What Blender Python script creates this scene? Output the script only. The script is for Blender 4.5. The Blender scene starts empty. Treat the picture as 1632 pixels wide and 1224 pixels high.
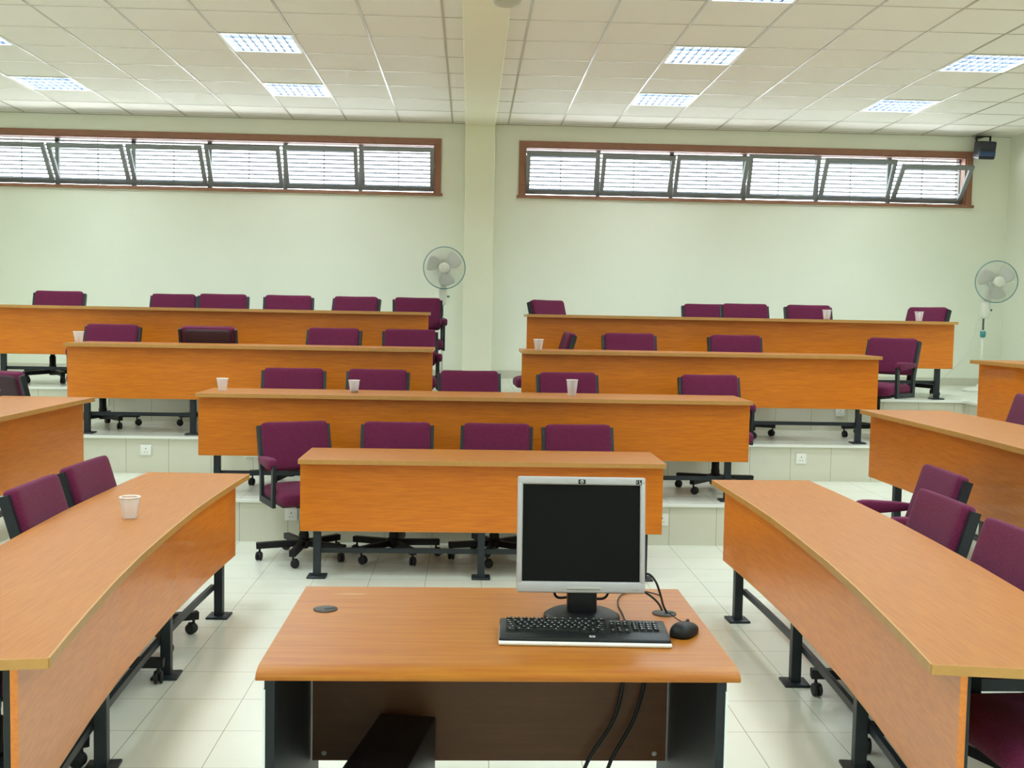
import bpy, bmesh, math, random
from mathutils import Vector, Matrix

random.seed(7)
R = math.radians
scene = bpy.context.scene
COL = scene.collection

# ------------------------------------------------------------------ helpers
def lin(c):
    c = c / 255.0
    return c / 12.92 if c <= 0.04045 else ((c + 0.055) / 1.055) ** 2.4

def rgb(r, g, b):
    return (lin(r), lin(g), lin(b), 1.0)

class Mesh:
    """collects shapes for one object"""
    def __init__(self):
        self.bm = bmesh.new()

    def _add(self, verts, faces, mat=0, smooth=False):
        vs = [self.bm.verts.new(v) for v in verts]
        for f in faces:
            try:
                fc = self.bm.faces.new([vs[i] for i in f])
                fc.material_index = mat
                fc.smooth = smooth
            except ValueError:
                pass
        return vs

    def box(self, c, s, rot=None, mat=0):
        x, y, z = s[0] / 2, s[1] / 2, s[2] / 2
        v = [Vector((i * x, j * y, k * z)) for i in (-1, 1) for j in (-1, 1) for k in (-1, 1)]
        if rot is not None:
            m = rot if isinstance(rot, Matrix) else Matrix.Rotation(rot, 3, 'Z')
            v = [m @ p for p in v]
        v = [p + Vector(c) for p in v]
        f = [(0, 1, 3, 2), (4, 6, 7, 5), (0, 4, 5, 1), (2, 3, 7, 6), (0, 2, 6, 4), (1, 5, 7, 3)]
        return self._add(v, f, mat)

    def b2(self, lo, hi, mat=0):
        c = [(a + b) / 2 for a, b in zip(lo, hi)]
        s = [abs(b - a) for a, b in zip(lo, hi)]
        return self.box(c, s, None, mat)

    def rbox(self, c, s, r=0.005, seg=2, rot=None, mat=0):
        t = bmesh.new()
        bmesh.ops.create_cube(t, size=1.0)
        for v in t.verts:
            v.co = Vector((v.co.x * s[0], v.co.y * s[1], v.co.z * s[2]))
        bmesh.ops.bevel(t, geom=list(t.edges), offset=r, segments=seg, profile=0.5, affect='EDGES')
        self.merge(t, c, rot, mat, True)

    def merge(self, t, c=(0, 0, 0), rot=None, mat=0, smooth=False):
        m = Matrix.Identity(3) if rot is None else (rot if isinstance(rot, Matrix) else Matrix.Rotation(rot, 3, 'Z'))
        t.verts.index_update()
        vs = [m @ v.co + Vector(c) for v in t.verts]
        fs = [[v.index for v in f.verts] for f in t.faces]
        self._add(vs, fs, mat, smooth)
        t.free()

    def bar(self, a, b, w, h, up=(0, 0, 1), mat=0):
        """rectangular bar from a to b, w across, h along up"""
        a, b = Vector(a), Vector(b)
        d = (b - a).normalized()
        u = Vector(up)
        s = d.cross(u)
        if s.length < 1e-6:
            s = d.cross(Vector((1, 0, 0)))
        s.normalize()
        u = s.cross(d).normalized()
        v = []
        for p in (a, b):
            for i, j in ((-1, -1), (1, -1), (1, 1), (-1, 1)):
                v.append(p + s * (i * w / 2) + u * (j * h / 2))
        f = [(3, 2, 1, 0), (4, 5, 6, 7), (0, 1, 5, 4), (1, 2, 6, 5), (2, 3, 7, 6), (3, 0, 4, 7)]
        self._add(v, f, mat)

    def flatpath(self, pts, w, t, side=(1, 0, 0), mat=0):
        """flat strip of width w along 'side' and thickness t following pts, mitred"""
        P = [Vector(p) for p in pts]
        S = Vector(side).normalized()
        rings = []
        for i, p in enumerate(P):
            d1 = (P[i] - P[i - 1]).normalized() if i else (P[1] - P[0]).normalized()
            d2 = (P[i + 1] - P[i]).normalized() if i < len(P) - 1 else d1
            n1, n2 = S.cross(d1).normalized(), S.cross(d2).normalized()
            n = (n1 + n2).normalized()
            k = 1 / max(0.35, n.dot(n1))
            rings.append([p + S * (a * w / 2) + n * (b * t / 2 * k) for a, b in ((-1, -1), (1, -1), (1, 1), (-1, 1))])
        v = [q for r in rings for q in r]
        f = [(3, 2, 1, 0), tuple(4 * (len(P) - 1) + i for i in range(4))]
        for i in range(len(P) - 1):
            for j in range(4):
                a, b = 4 * i + j, 4 * i + (j + 1) % 4
                f.append((a, b, b + 4, a + 4))
        self._add(v, f, mat)

    def tube(self, pts, r, n=10, mat=0, closed=False):
        P = [Vector(p) for p in pts]
        rr = r if isinstance(r, (list, tuple)) else [r] * len(P)
        rings = []
        prev = None
        N = len(P)
        for i, p in enumerate(P):
            if closed:
                d = (P[(i + 1) % N] - P[i - 1]).normalized()
            else:
                d = (P[min(i + 1, N - 1)] - P[max(i - 1, 0)]).normalized()
            if prev is None:
                u = d.orthogonal().normalized()
            else:
                u = (prev - d * prev.dot(d)).normalized()
            prev = u
            w = d.cross(u)
            rings.append([p + (u * math.cos(2 * math.pi * k / n) + w * math.sin(2 * math.pi * k / n)) * rr[i] for k in range(n)])
        v = [q for r_ in rings for q in r_]
        f = []
        M = N if closed else N - 1
        for i in range(M):
            for k in range(n):
                a, b = i * n + k, i * n + (k + 1) % n
                c, d_ = ((i + 1) % N) * n + (k + 1) % n, ((i + 1) % N) * n + k
                f.append((a, b, c, d_))
        if not closed:
            f.append(tuple(range(n - 1, -1, -1)))
            f.append(tuple((N - 1) * n + k for k in range(n)))
        self._add(v, f, mat, True)

    def lathe(self, prof, c=(0, 0, 0), n=24, mat=0, axis=None, smooth=True):
        """prof: (radius, height) pairs"""
        m = Matrix.Identity(3)
        if axis is not None:
            m = Vector((0, 0, 1)).rotation_difference(Vector(axis)).to_matrix()
        v, f = [], []
        for r, z in prof:
            r = max(r, 1e-5)
            for k in range(n):
                a = 2 * math.pi * k / n
                v.append(m @ Vector((r * math.cos(a), r * math.sin(a), z)) + Vector(c))
        for i in range(len(prof) - 1):
            for k in range(n):
                f.append((i * n + k, i * n + (k + 1) % n, (i + 1) * n + (k + 1) % n, (i + 1) * n + k))
        f.append(tuple(range(n - 1, -1, -1)))
        f.append(tuple((len(prof) - 1) * n + k for k in range(n)))
        self._add(v, f, mat, smooth)

    def superell(self, c, s, e1=0.3, e2=0.3, nu=28, nv=12, fn=None, mat=0):
        """rounded cushion: half sizes s, e1 corner sharpness in plan, e2 in section"""
        sg = lambda x, p: math.copysign(abs(x) ** p, x)
        v, f = [], []
        for j in range(1, nv):
            ph = -math.pi / 2 + math.pi * j / nv
            for k in range(nu):
                th = 2 * math.pi * k / nu
                v.append(Vector((s[0] * sg(math.cos(ph), e2) * sg(math.cos(th), e1),
                                 s[1] * sg(math.cos(ph), e2) * sg(math.sin(th), e1),
                                 s[2] * sg(math.sin(ph), e2))))
        b = len(v); v.append(Vector((0, 0, -s[2]))); t = len(v); v.append(Vector((0, 0, s[2])))
        for j in range(nv - 2):
            for k in range(nu):
                f.append((j * nu + k, j * nu + (k + 1) % nu, (j + 1) * nu + (k + 1) % nu, (j + 1) * nu + k))
        for k in range(nu):
            f.append((b, (k + 1) % nu, k))
            f.append((t, (nv - 2) * nu + k, (nv - 2) * nu + (k + 1) % nu))
        if fn:
            v = [fn(p) for p in v]
        self._add([p + Vector(c) for p in v], f, mat, True)

    def prism(self, pts, z0, z1, mat=0):
        n = len(pts)
        v = [Vector((p[0], p[1], z0)) for p in pts] + [Vector((p[0], p[1], z1)) for p in pts]
        f = [tuple(range(n - 1, -1, -1)), tuple(range(n, 2 * n))]
        for i in range(n):
            f.append((i, (i + 1) % n, n + (i + 1) % n, n + i))
        self._add(v, f, mat)

    def sweep(self, pts, o0, o1, z0, z1, mat=0):
        """strip along a plan polyline between normal offsets o0, o1 and heights z0, z1"""
        A, B = offset(pts, o0), offset(pts, o1)
        n = len(pts)
        v = []
        for a, b in zip(A, B):
            v += [Vector((a[0], a[1], z0)), Vector((b[0], b[1], z0)), Vector((b[0], b[1], z1)), Vector((a[0], a[1], z1))]
        f = [(3, 2, 1, 0), tuple(4 * (n - 1) + i for i in range(4))]
        for i in range(n - 1):
            for j in range(4):
                a, b = 4 * i + j, 4 * i + (j + 1) % 4
                f.append((a, b, b + 4, a + 4))
        self._add(v, f, mat)

    def build(self, name, mats, parent=None, loc=(0, 0, 0), rot=(0, 0, 0), bevel=0.0):
        bmesh.ops.recalc_face_normals(self.bm, faces=list(self.bm.faces))
        me = bpy.data.meshes.new(name)
        self.bm.to_mesh(me)
        self.bm.free()
        for m in (mats if isinstance(mats, (list, tuple)) else [mats]):
            me.materials.append(m)
        o = bpy.data.objects.new(name, me)
        COL.objects.link(o)
        o.location = loc
        o.rotation_euler = rot
        if parent is not None:
            o.parent = parent
        if bevel:
            b = o.modifiers.new('edge', 'BEVEL')
            b.width = bevel
            b.segments = 2
            b.limit_method = 'ANGLE'
            b.angle_limit = R(40)
        return o

def offset(pts, d):
    """plan polyline offset to its left by d"""
    P = [Vector((p[0], p[1])) for p in pts]
    out = []
    for i, p in enumerate(P):
        d1 = (P[i] - P[i - 1]).normalized() if i else (P[1] - P[0]).normalized()
        d2 = (P[i + 1] - P[i]).normalized() if i < len(P) - 1 else d1
        n1, n2 = Vector((-d1.y, d1.x)), Vector((-d2.y, d2.x))
        n = (n1 + n2).normalized()
        out.append(p + n * (d / max(0.5, n.dot(n1))))
    return [(q.x, q.y) for q in out]

def along(pts, dist, off):
    """point at arc length dist and offset off, and the direction there"""
    P = [Vector((p[0], p[1])) for p in pts]
    for i in range(len(P) - 1):
        L = (P[i + 1] - P[i]).length
        if dist <= L or i == len(P) - 2:
            d = (P[i + 1] - P[i]).normalized()
            q = P[i] + d * dist + Vector((-d.y, d.x)) * off
            return q, math.atan2(d.y, d.x)
        dist -= L

def empty(name, loc=(0, 0, 0), rz=0.0):
    o = bpy.data.objects.new(name, None)
    COL.objects.link(o)
    o.empty_display_size = 0.05
    o.location = loc
    o.rotation_euler = (0, 0, rz)
    return o

def tag(o, label, cat, group=None):
    o['label'] = label
    o['category'] = cat
    if group:
        o['group'] = group
    return o

def struct(o):
    o['kind'] = 'structure'
    return o

def copy_tree(o, parent=None):
    c = o.copy()
    COL.objects.link(c)
    if parent is not None:
        c.parent = parent
    for ch in list(o.children):
        copy_tree(ch, c)
    return c

# ---------------------------------------------------------------- materials
def mat(name, color, rough=0.5, metal=0.0, spec=0.5, noise=0.0, nscale=20, stretch=(1, 1, 1), color2=None, bump=0.0, bscale=200, coat=0.0, coords='Object', detail=4, sheen=0.0):
    m = bpy.data.materials.new(name)
    m.use_nodes = True
    nt = m.node_tree
    p = nt.nodes['Principled BSDF']
    p.inputs['Base Color'].default_value = color
    p.inputs['Roughness'].default_value = rough
    p.inputs['Metallic'].default_value = metal
    p.inputs['Specular IOR Level'].default_value = spec
    p.inputs['Coat Weight'].default_value = coat
    p.inputs['Sheen Weight'].default_value = sheen
    tc = nt.nodes.new('ShaderNodeTexCoord')
    if noise or color2:
        mp = nt.nodes.new('ShaderNodeMapping')
        mp.inputs['Scale'].default_value = stretch
        nt.links.new(tc.outputs[coords], mp.inputs['Vector'])
        n = nt.nodes.new('ShaderNodeTexNoise')
        n.inputs['Scale'].default_value = nscale
        n.inputs['Detail'].default_value = detail
        nt.links.new(mp.outputs[0], n.inputs['Vector'])
        rmp = nt.nodes.new('ShaderNodeValToRGB')
        c2 = color2 or tuple(color[i] * (1 - noise) for i in range(3)) + (1,)
        rmp.color_ramp.elements[0].position = 0.3
        rmp.color_ramp.elements[1].position = 0.7
        rmp.color_ramp.elements[0].color = c2
        rmp.color_ramp.elements[1].color = color
        nt.links.new(n.outputs['Fac'], rmp.inputs['Fac'])
        nt.links.new(rmp.outputs['Color'], p.inputs['Base Color'])
    if bump:
        n2 = nt.nodes.new('ShaderNodeTexNoise')
        n2.inputs['Scale'].default_value = bscale
        nt.links.new(tc.outputs[coords], n2.inputs['Vector'])
        b = nt.nodes.new('ShaderNodeBump')
        b.inputs['Strength'].default_value = bump
        b.inputs['Distance'].default_value = 0.002
        nt.links.new(n2.outputs['Fac'], b.inputs['Height'])
        nt.links.new(b.outputs['Normal'], p.inputs['Normal'])
    return m

TILE = 0.3405
def tile_mat(name, color, grout, rough, riser=False, x0=-1.272, y0=4.055, spec=0.5):
    """square floor tiles; on risers only the upright joints"""
    m = bpy.data.materials.new(name)
    m.use_nodes = True
    nt = m.node_tree
    p = nt.nodes['Principled BSDF']
    p.inputs['Roughness'].default_value = rough
    p.inputs['Specular IOR Level'].default_value = spec
    tc = nt.nodes.new('ShaderNodeTexCoord')
    sep = nt.nodes.new('ShaderNodeSeparateXYZ')
    nt.links.new(tc.outputs['Object'], sep.inputs[0])
    def mth(op, a, b=None):
        n = nt.nodes.new('ShaderNodeMath')
        n.operation = op
        for i, q in enumerate((a, b)):
            if q is None:
                continue
            if isinstance(q, (int, float)):
                n.inputs[i].default_value = q
            else:
                nt.links.new(q, n.inputs[i])
        return n.outputs[0]
    def joint(v, o):
        f = mth('FRACT', mth('DIVIDE', mth('SUBTRACT', v, o - 50 * TILE), TILE))
        return mth('LESS_THAN', f, 0.0035 / TILE)
    if riser:
        line = joint(mth('ADD', sep.outputs[0], sep.outputs[1]), x0 + 7.5)
    else:
        line = mth('MAXIMUM', joint(sep.outputs[0], x0), joint(sep.outputs[1], y0))
    nz = nt.nodes.new('ShaderNodeTexNoise')
    nz.inputs['Scale'].default_value = 6
    nz.inputs['Detail'].default_value = 6
    nt.links.new(tc.outputs['Object'], nz.inputs['Vector'])
    mx0 = nt.nodes.new('ShaderNodeMix'); mx0.data_type = 'RGBA'
    mx0.inputs[6].default_value = color
    mx0.inputs[7].default_value = tuple(c * 0.93 for c in color[:3]) + (1,)
    nt.links.new(nz.outputs['Fac'], mx0.inputs[0])
    mx = nt.nodes.new('ShaderNodeMix'); mx.data_type = 'RGBA'
    nt.links.new(line, mx.inputs[0])
    nt.links.new(mx0.outputs[2], mx.inputs[6])
    mx.inputs[7].default_value = grout
    nt.links.new(mx.outputs[2], p.inputs['Base Color'])
    return m

M = {}
M['wall'] = mat('cream_paint', rgb(237, 240, 224), 0.75, noise=0.03, nscale=1.5, bump=0.15, bscale=60)
M['pillar'] = mat('pillar_paint', rgb(237, 238, 214), 0.7, noise=0.03, nscale=2, bump=0.1, bscale=60)
M['beam'] = mat('beam_paint', rgb(234, 233, 206), 0.7, noise=0.03, nscale=2)
M['ceiling'] = mat('mineral_ceiling_tile', rgb(238, 238, 229), 0.85, noise=0.06, nscale=260, bump=0.3, bscale=300)
M['margin'] = mat('whiter_ceiling_margin', rgb(244, 242, 234), 0.75)  # ceiling cells along the window wall, whiter than the rest
M['grid'] = mat('white_grid_bar', rgb(172, 167, 150), 0.3, spec=0.3)
M['floor'] = tile_mat('floor_tile', rgb(232, 235, 220), rgb(165, 165, 150), 0.22, spec=0.4)
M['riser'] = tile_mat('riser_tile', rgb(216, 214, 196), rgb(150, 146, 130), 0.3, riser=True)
M['nosing'] = mat('white_nosing', rgb(238, 240, 232), 0.3)
M['skirting'] = mat('skirting_tile', rgb(205, 203, 186), 0.35, noise=0.08, nscale=8)
M['brown_wood'] = mat('window_timber', rgb(158, 108, 82), 0.5, noise=0.25, nscale=12, stretch=(1, 8, 8))
M['alu'] = mat('grey_aluminium', rgb(136, 141, 143), 0.5, spec=0.3)
M['slat'] = mat('grey_louvre', rgb(52, 58, 66), 0.6, spec=0.2)
WOOD, WOOD2 = rgb(178, 112, 42), rgb(164, 98, 32)  # tops: tone lowered to offset the light from overhead
M['top_x'] = mat('beech_veneer_long', WOOD, 0.42, noise=1, nscale=9, stretch=(0.6, 9, 9), color2=WOOD2, spec=0.32)
M['top_y'] = mat('beech_veneer_cross', WOOD, 0.42, noise=1, nscale=9, stretch=(9, 0.6, 9), color2=WOOD2, spec=0.32)
FW, FW2 = rgb(214, 122, 14), rgb(196, 104, 10)  # fronts: same veneer as the tops, tone raised in place of frontal light
M['front_x'] = mat('front_veneer_long', FW, 0.38, noise=1, nscale=10, stretch=(0.7, 9, 9), color2=FW2, spec=0.45)
M['front_y'] = mat('front_veneer_cross', FW, 0.42, noise=1, nscale=10, stretch=(9, 0.7, 9), color2=FW2, spec=0.6, coat=0.35)
M['edge'] = mat('pale_edge_banding', rgb(188, 138, 72), 0.4, noise=0.1, nscale=30)
M['desk_top'] = mat('cherry_desk_top', rgb(174, 110, 32), 0.36, noise=1, nscale=8, stretch=(0.5, 8, 8), color2=rgb(160, 88, 24), spec=0.28)
M['black_panel'] = mat('black_laminate', rgb(26, 31, 37), 0.5, spec=0.3, noise=0.15, nscale=30)
M['desk_back'] = mat('shaded_desk_wood', rgb(98, 58, 30), 0.5, noise=0.2, nscale=8, stretch=(0.5, 8, 8))  # the desk's own wood, with the shade beneath the top put into its colour
M['light_edge'] = mat('white_edge', rgb(225, 228, 228), 0.4)
M['steel'] = mat('dark_painted_steel', rgb(36, 43, 48), 0.42, spec=0.35, noise=0.1, nscale=40)
M['black'] = mat('black_plastic', rgb(20, 20, 23), 0.45, spec=0.3, noise=0.1, nscale=60)
M['rubber'] = mat('black_rubber', rgb(20, 21, 23), 0.6)
M['purple'] = mat('purple_fabric', rgb(113, 38, 74), 0.9, noise=1, nscale=160, color2=rgb(88, 24, 55), bump=0.5, bscale=500, spec=0.2, sheen=0.06)
M['shell'] = mat('dark_plum_shell', rgb(52, 20, 36), 0.6, noise=0.2, nscale=60)
M['silver'] = mat('silver_plastic', rgb(184, 180, 184), 0.35, noise=0.03, nscale=50)
M['screen'] = mat('dark_screen', rgb(12, 12, 13), 0.4, spec=0.12)
M['key'] = mat('black_key', rgb(20, 23, 24), 0.4, spec=0.3)
M['legend'] = mat('pale_key_print', rgb(190, 195, 195), 0.5)
M['white_pl'] = mat('white_plastic', rgb(236, 236, 230), 0.4)
M['fan_pl'] = mat('off_white_plastic', rgb(218, 218, 205), 0.4)
M['fan_blade'] = mat('smoky_blade', rgb(206, 206, 200), 0.35)
M['rim'] = mat('blue_green_wire', rgb(110, 150, 155), 0.4)
M['wire'] = mat('pale_wire', rgb(205, 210, 200), 0.4)
M['teal'] = mat('teal_collar', rgb(70, 140, 140), 0.5)
M['chrome'] = mat('dark_chrome', rgb(90, 98, 98), 0.25, metal=0.8)
M['spk'] = mat('speaker_body', rgb(34, 36, 46), 0.4, noise=0.1, nscale=50)
M['spk_blue'] = mat('blue_grille_band', rgb(45, 70, 115), 0.4)
M['grey_dev'] = mat('grey_device', rgb(185, 183, 165), 0.5)
M['fixture'] = mat('fixture_white', rgb(235, 238, 240), 0.4)
M['louvre'] = mat('louvre_metal', rgb(44, 54, 80), 0.5)
M['dark_cap'] = mat('dark_grommet', rgb(62, 52, 46), 0.5)
M['hole'] = mat('socket_hole', rgb(60, 60, 58), 0.6)

def cup_mat():
    m = bpy.data.materials.new('clear_cup_plastic')
    m.use_nodes = True
    nt = m.node_tree
    p = nt.nodes['Principled BSDF']
    p.inputs['Base Color'].default_value = rgb(236, 232, 230)
    p.inputs['Roughness'].default_value = 0.25
    lw = nt.nodes.new('ShaderNodeLayerWeight')
    lw.inputs['Blend'].default_value = 0.35
    mr = nt.nodes.new('ShaderNodeMapRange')
    mr.inputs['To Min'].default_value = 0.16
    mr.inputs['To Max'].default_value = 0.7
    nt.links.new(lw.outputs['Facing'], mr.inputs['Value'])
    nt.links.new(mr.outputs['Result'], p.inputs['Alpha'])
    return m
M['cup'] = cup_mat()

def glass_mat():
    m = bpy.data.materials.new('window_glass')
    m.use_nodes = True
    nt = m.node_tree
    nt.nodes.remove(nt.nodes['Principled BSDF'])
    t = nt.nodes.new('ShaderNodeBsdfTransparent')
    t.inputs['Color'].default_value = (0.93, 0.96, 0.96, 1)
    g = nt.nodes.new('ShaderNodeBsdfGlossy')
    g.inputs['Roughness'].default_value = 0.05
    mx = nt.nodes.new('ShaderNodeMixShader')
    mx.inputs[0].default_value = 0.06
    nt.links.new(t.outputs[0], mx.inputs[1])
    nt.links.new(g.outputs[0], mx.inputs[2])
    nt.links.new(mx.outputs[0], nt.nodes['Material Output'].inputs['Surface'])
    return m
M['glass'] = glass_mat()

# ------------------------------------------------------------------- camera
CAMH = 1.62
def cam_axes(yaw, pitch, roll):
    cy, sy, cp, sp, cr, sr = math.cos(yaw), math.sin(yaw), math.cos(pitch), math.sin(pitch), math.cos(roll), math.sin(roll)
    A = Matrix(((cy, -sy, 0), (sy, cy, 0), (0, 0, 1)))
    B = Matrix(((1, 0, 0), (0, 0, -1), (0, 1, 0)))
    P = Matrix(((1, 0, 0), (0, cp, -sp), (0, sp, cp)))
    Q = Matrix(((cr, -sr, 0), (sr, cr, 0), (0, 0, 1)))
    return Q @ P @ B @ A
W3 = cam_axes(0.040337, 0.062930, 0.018159)
cam = bpy.data.cameras.new('camera')
cam.sensor_width = 36
cam.lens = 1690.0 / 1632.0 * 36
cam.clip_start = 0.05
cam_o = bpy.data.objects.new('camera', cam)
COL.objects.link(cam_o)
mw = Matrix.Identity(4)
for i in range(3):
    mw[i][0], mw[i][1], mw[i][2] = W3[0][i], -W3[1][i], -W3[2][i]
mw[2][3] = CAMH
cam_o.matrix_world = mw
scene.camera = cam_o

# ------------------------------------------------------- tiers and the room
RISE = 0.303
TZ = [0, RISE, 2 * RISE, 3 * RISE]
TY = [None, 7.5, 8.66, 9.82]
TXL = [None, -2.32, -3.46, -4.60]
TXR = [None, 2.47, 3.60, 4.68]
XL, XR, YF, YB = -6.05, 6.27, -2.6, 12.3
HC, HTOP = 3.82, 4.25
Y0T = 1.2

b = Mesh(); b.b2((XL, YF, -0.1), (XR, YB, 0)); struct(b.build('floor', M['floor']))
for k in (1, 2, 3):
    out = [(XL, Y0T), (TXL[k], Y0T), (TXL[k], TY[k]), (TXR[k], TY[k]), (TXR[k], Y0T), (XR, Y0T), (XR, YB), (XL, YB)]
    b = Mesh(); b.prism(out, TZ[k - 1], TZ[k])
    for f in b.bm.faces:
        f.normal_update()
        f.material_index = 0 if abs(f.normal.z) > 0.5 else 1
    fl = struct(b.build('floor', [M['floor'], M['riser']]))
    b = Mesh()
    b.sweep([(TXL[k], Y0T), (TXL[k], TY[k]), (TXR[k], TY[k]), (TXR[k], Y0T)][::-1], -0.006, 0.03, TZ[k] - 0.018, TZ[k] + 0.001)
    b.build('nosing', M['nosing'], fl)

# back wall round its two window openings
WINS = [(-5.60, -0.43), (0.60, 5.76)]
WZ0, WZ1 = 3.025, 3.575
b = Mesh()
b.b2((XL - 0.2, YB, -0.1), (XR + 0.2, YB + 0.25, WZ0))
b.b2((XL - 0.2, YB, WZ1), (XR + 0.2, YB + 0.25, HTOP))
for x0, x1 in ((XL - 0.2, WINS[0][0]), (WINS[0][1], WINS[1][0]), (WINS[1][1], XR + 0.2)):
    b.b2((x0, YB, WZ0), (x1, YB + 0.25, WZ1))
struct(b.build('wall_back', M['wall']))
b = Mesh(); b.b2((XL - 0.2, YF - 0.2, -0.1), (XL, YB, HTOP)); struct(b.build('wall_left', M['wall']))
b = Mesh(); b.b2((XR, YF - 0.2, -0.1), (XR + 0.2, YB, HTOP)); struct(b.build('wall_right', M['wall']))
b = Mesh(); b.b2((XL, YF - 0.2, -0.1), (XR, YF, HTOP)); struct(b.build('wall_front', M['wall']))
b = Mesh(); b.b2((XL, YB - 0.015, TZ[3]), (-0.09, YB, TZ[3] + 0.09)); b.b2((0.25, YB - 0.015, TZ[3]), (XR, YB, TZ[3] + 0.09))
struct(b.build('baseboard_back', M['skirting']))
b = Mesh(); b.b2((XR - 0.015, 3.0, TZ[3]), (XR, YB - 0.015, TZ[3] + 0.09)); struct(b.build('baseboard_right', M['skirting']))
b = Mesh(); b.b2((XL, 3.0, TZ[3]), (XL + 0.015, YB - 0.015, TZ[3] + 0.09)); struct(b.build('baseboard_left', M['skirting']))
b = Mesh(); b.b2((-0.09, YB - 0.16, TZ[3]), (0.25, YB, HC)); struct(b.build('trim_1', M['pillar'], bevel=0.012))
b = Mesh(); b.b2((-0.09, YF, HC - 0.045), (0.25, YB - 0.16, HC + 0.2)); struct(b.build('trim_2', M['beam'], bevel=0.008))
b = Mesh(); b.b2((XL - 0.2, YF - 0.2, HTOP), (XR + 0.2, YB + 0.25, HTOP + 0.15)); struct(b.build('ceiling', M['ceiling']))

# suspended ceiling: 0.6 m cells, light cells left out
GX_L = [-0.235 - 0.6 * i for i in range(0, 10)]
GX_R = [0.4 + 0.6 * i for i in range(0, 10)]
GY = [12.2 - 0.6 * i for i in range(0, 25)]
LX = [-4.135, -1.735, 1.9, 4.3]
LY = [10.7, 8.9, 7.1, 5.3, 3.5, 1.7, -0.1, -1.9]
xs_l = sorted([XL] + [x for x in GX_L if x > XL + 0.05] + [-0.09])
xs_r = sorted([0.25] + [x for x in GX_R if x < XR - 0.05] + [XR])
ys = sorted([YF] + [y for y in GY if y > YF + 0.05] + [YB])
b = Mesh(); g = Mesh(); mb = Mesh()
for xs in (xs_l, xs_r):
    for i in range(len(xs) - 1):
        for j in range(len(ys) - 1):
            cx, cy = (xs[i] + xs[i + 1]) / 2, (ys[j] + ys[j + 1]) / 2
            if any(abs(cx - a) < 0.2 for a in LX) and any(abs(cy - c) < 0.2 for c in LY):
                continue
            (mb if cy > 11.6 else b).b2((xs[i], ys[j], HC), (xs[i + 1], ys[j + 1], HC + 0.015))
    for x in xs[1:-1]:
        g.b2((x - 0.009, YF, HC - 0.004), (x + 0.009, YB, HC))
    for y in ys[1:-1]:
        g.b2((xs[0], y - 0.006, HC - 0.002), (xs[-1], y + 0.006, HC))
    g.b2((xs[0], YB - 0.02, HC - 0.006), (xs[-1], YB, HC))
struct(b.build('ceiling', M['ceiling']))
struct(g.build('trim_3', M['grid']))
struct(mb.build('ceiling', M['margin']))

# ------------------------------------------------------------------ windows
def window(n, x0, x1, opens):
    y = YB + 0.15
    root = empty('window_%d' % n, ((x0 + x1) / 2, YB, WZ0))
    struct(root)
    ox, oy, oz = root.location
    def L(x, yy, z): return (x - ox, yy - oy, z - oz)
    b = Mesh()   # timber lining and face trim
    b.b2(L(x0 - 0.07, YB - 0.02, WZ1), L(x1 + 0.07, YB + 0.02, WZ1 + 0.065))
    b.b2(L(x0 - 0.07, YB - 0.02, WZ0 - 0.01), L(x0, YB + 0.02, WZ1))
    b.b2(L(x1, YB - 0.02, WZ0 - 0.01), L(x1 + 0.07, YB + 0.02, WZ1))
    b.b2(L(x0 - 0.09, YB - 0.045, WZ0 - 0.035), L(x1 + 0.09, YB + 0.02, WZ0 - 0.006))
    b.b2(L(x0, YB, WZ1 - 0.012), L(x1, YB + 0.24, WZ1))
    b.b2(L(x0, YB, WZ0 - 0.006), L(x1, YB + 0.24, WZ0 + 0.006))
    b.b2(L(x0 - 0.001, YB, WZ0), L(x0 + 0.014, YB + 0.24, WZ1))
    b.b2(L(x1 - 0.014, YB, WZ0), L(x1 + 0.001, YB + 0.24, WZ1))
    b.build('window_frame', M['brown_wood'], root)
    m = 6
    w = (x1 - x0) / m
    b = Mesh()   # fixed aluminium frame and mullions
    b.b2(L(x0, y - 0.025, WZ1 - 0.045), L(x1, y + 0.025, WZ1 - 0.03))
    b.b2(L(x0, y - 0.025, WZ0 + 0.006), L(x1, y + 0.025, WZ0 + 0.016))
    for i in range(m + 1):
        xm = x0 + w * i
        b.b2(L(xm - 0.022, y - 0.025, WZ0), L(xm + 0.022, y + 0.025, WZ1 - 0.01))
    b.build('mullion_frame', M['alu'], root)
    for i in range(m):
        xa, xb = x0 + w * i + 0.012, x0 + w * (i + 1) - 0.012
        hw, H, t = (xb - xa) / 2, 0.51, 0.046
        s = Mesh()
        s.b2((-hw, -0.018, 0), (hw, 0.018, t)); s.b2((-hw, -0.018, H - t), (hw, 0.018, H))
        s.b2((-hw, -0.018, t), (-hw + t, 0.018, H - t)); s.b2((hw - t, -0.018, t), (hw, 0.018, H - t))
        sash = s.build('sash', M['alu'], root, L((xa + xb) / 2, y - 0.045, WZ0 + 0.03), (math.asin(opens[i] / H), 0, 0))
        p = Mesh(); p.b2((-hw + t, -0.003, t), (hw - t, 0.003, H - t)); p.build('pane', M['glass'], sash)
        st = Mesh(); st.bar((hw + 0.006, 0.0, 0.30), (hw + 0.006, 0.10 * opens[i] / 0.3, 0.24), 0.006, 0.012); st.build('window_stay', M['white_pl'], sash)
        v = Mesh()   # outside louvre slats on a centre rod
        for k in range(11):
            zz = WZ0 + 0.05 + k * 0.047
            v.box(L((xa + xb) / 2, y + 0.065, zz), (xb - xa + 0.02, 0.045, 0.003), Matrix.Rotation(R(-16), 3, 'X'))
        v.box(L((xa + xb) / 2, y + 0.065, (WZ0 + WZ1) / 2), (0.008, 0.006, WZ1 - WZ0 - 0.02))
        v.build('louvre', M['slat'], root)
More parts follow.
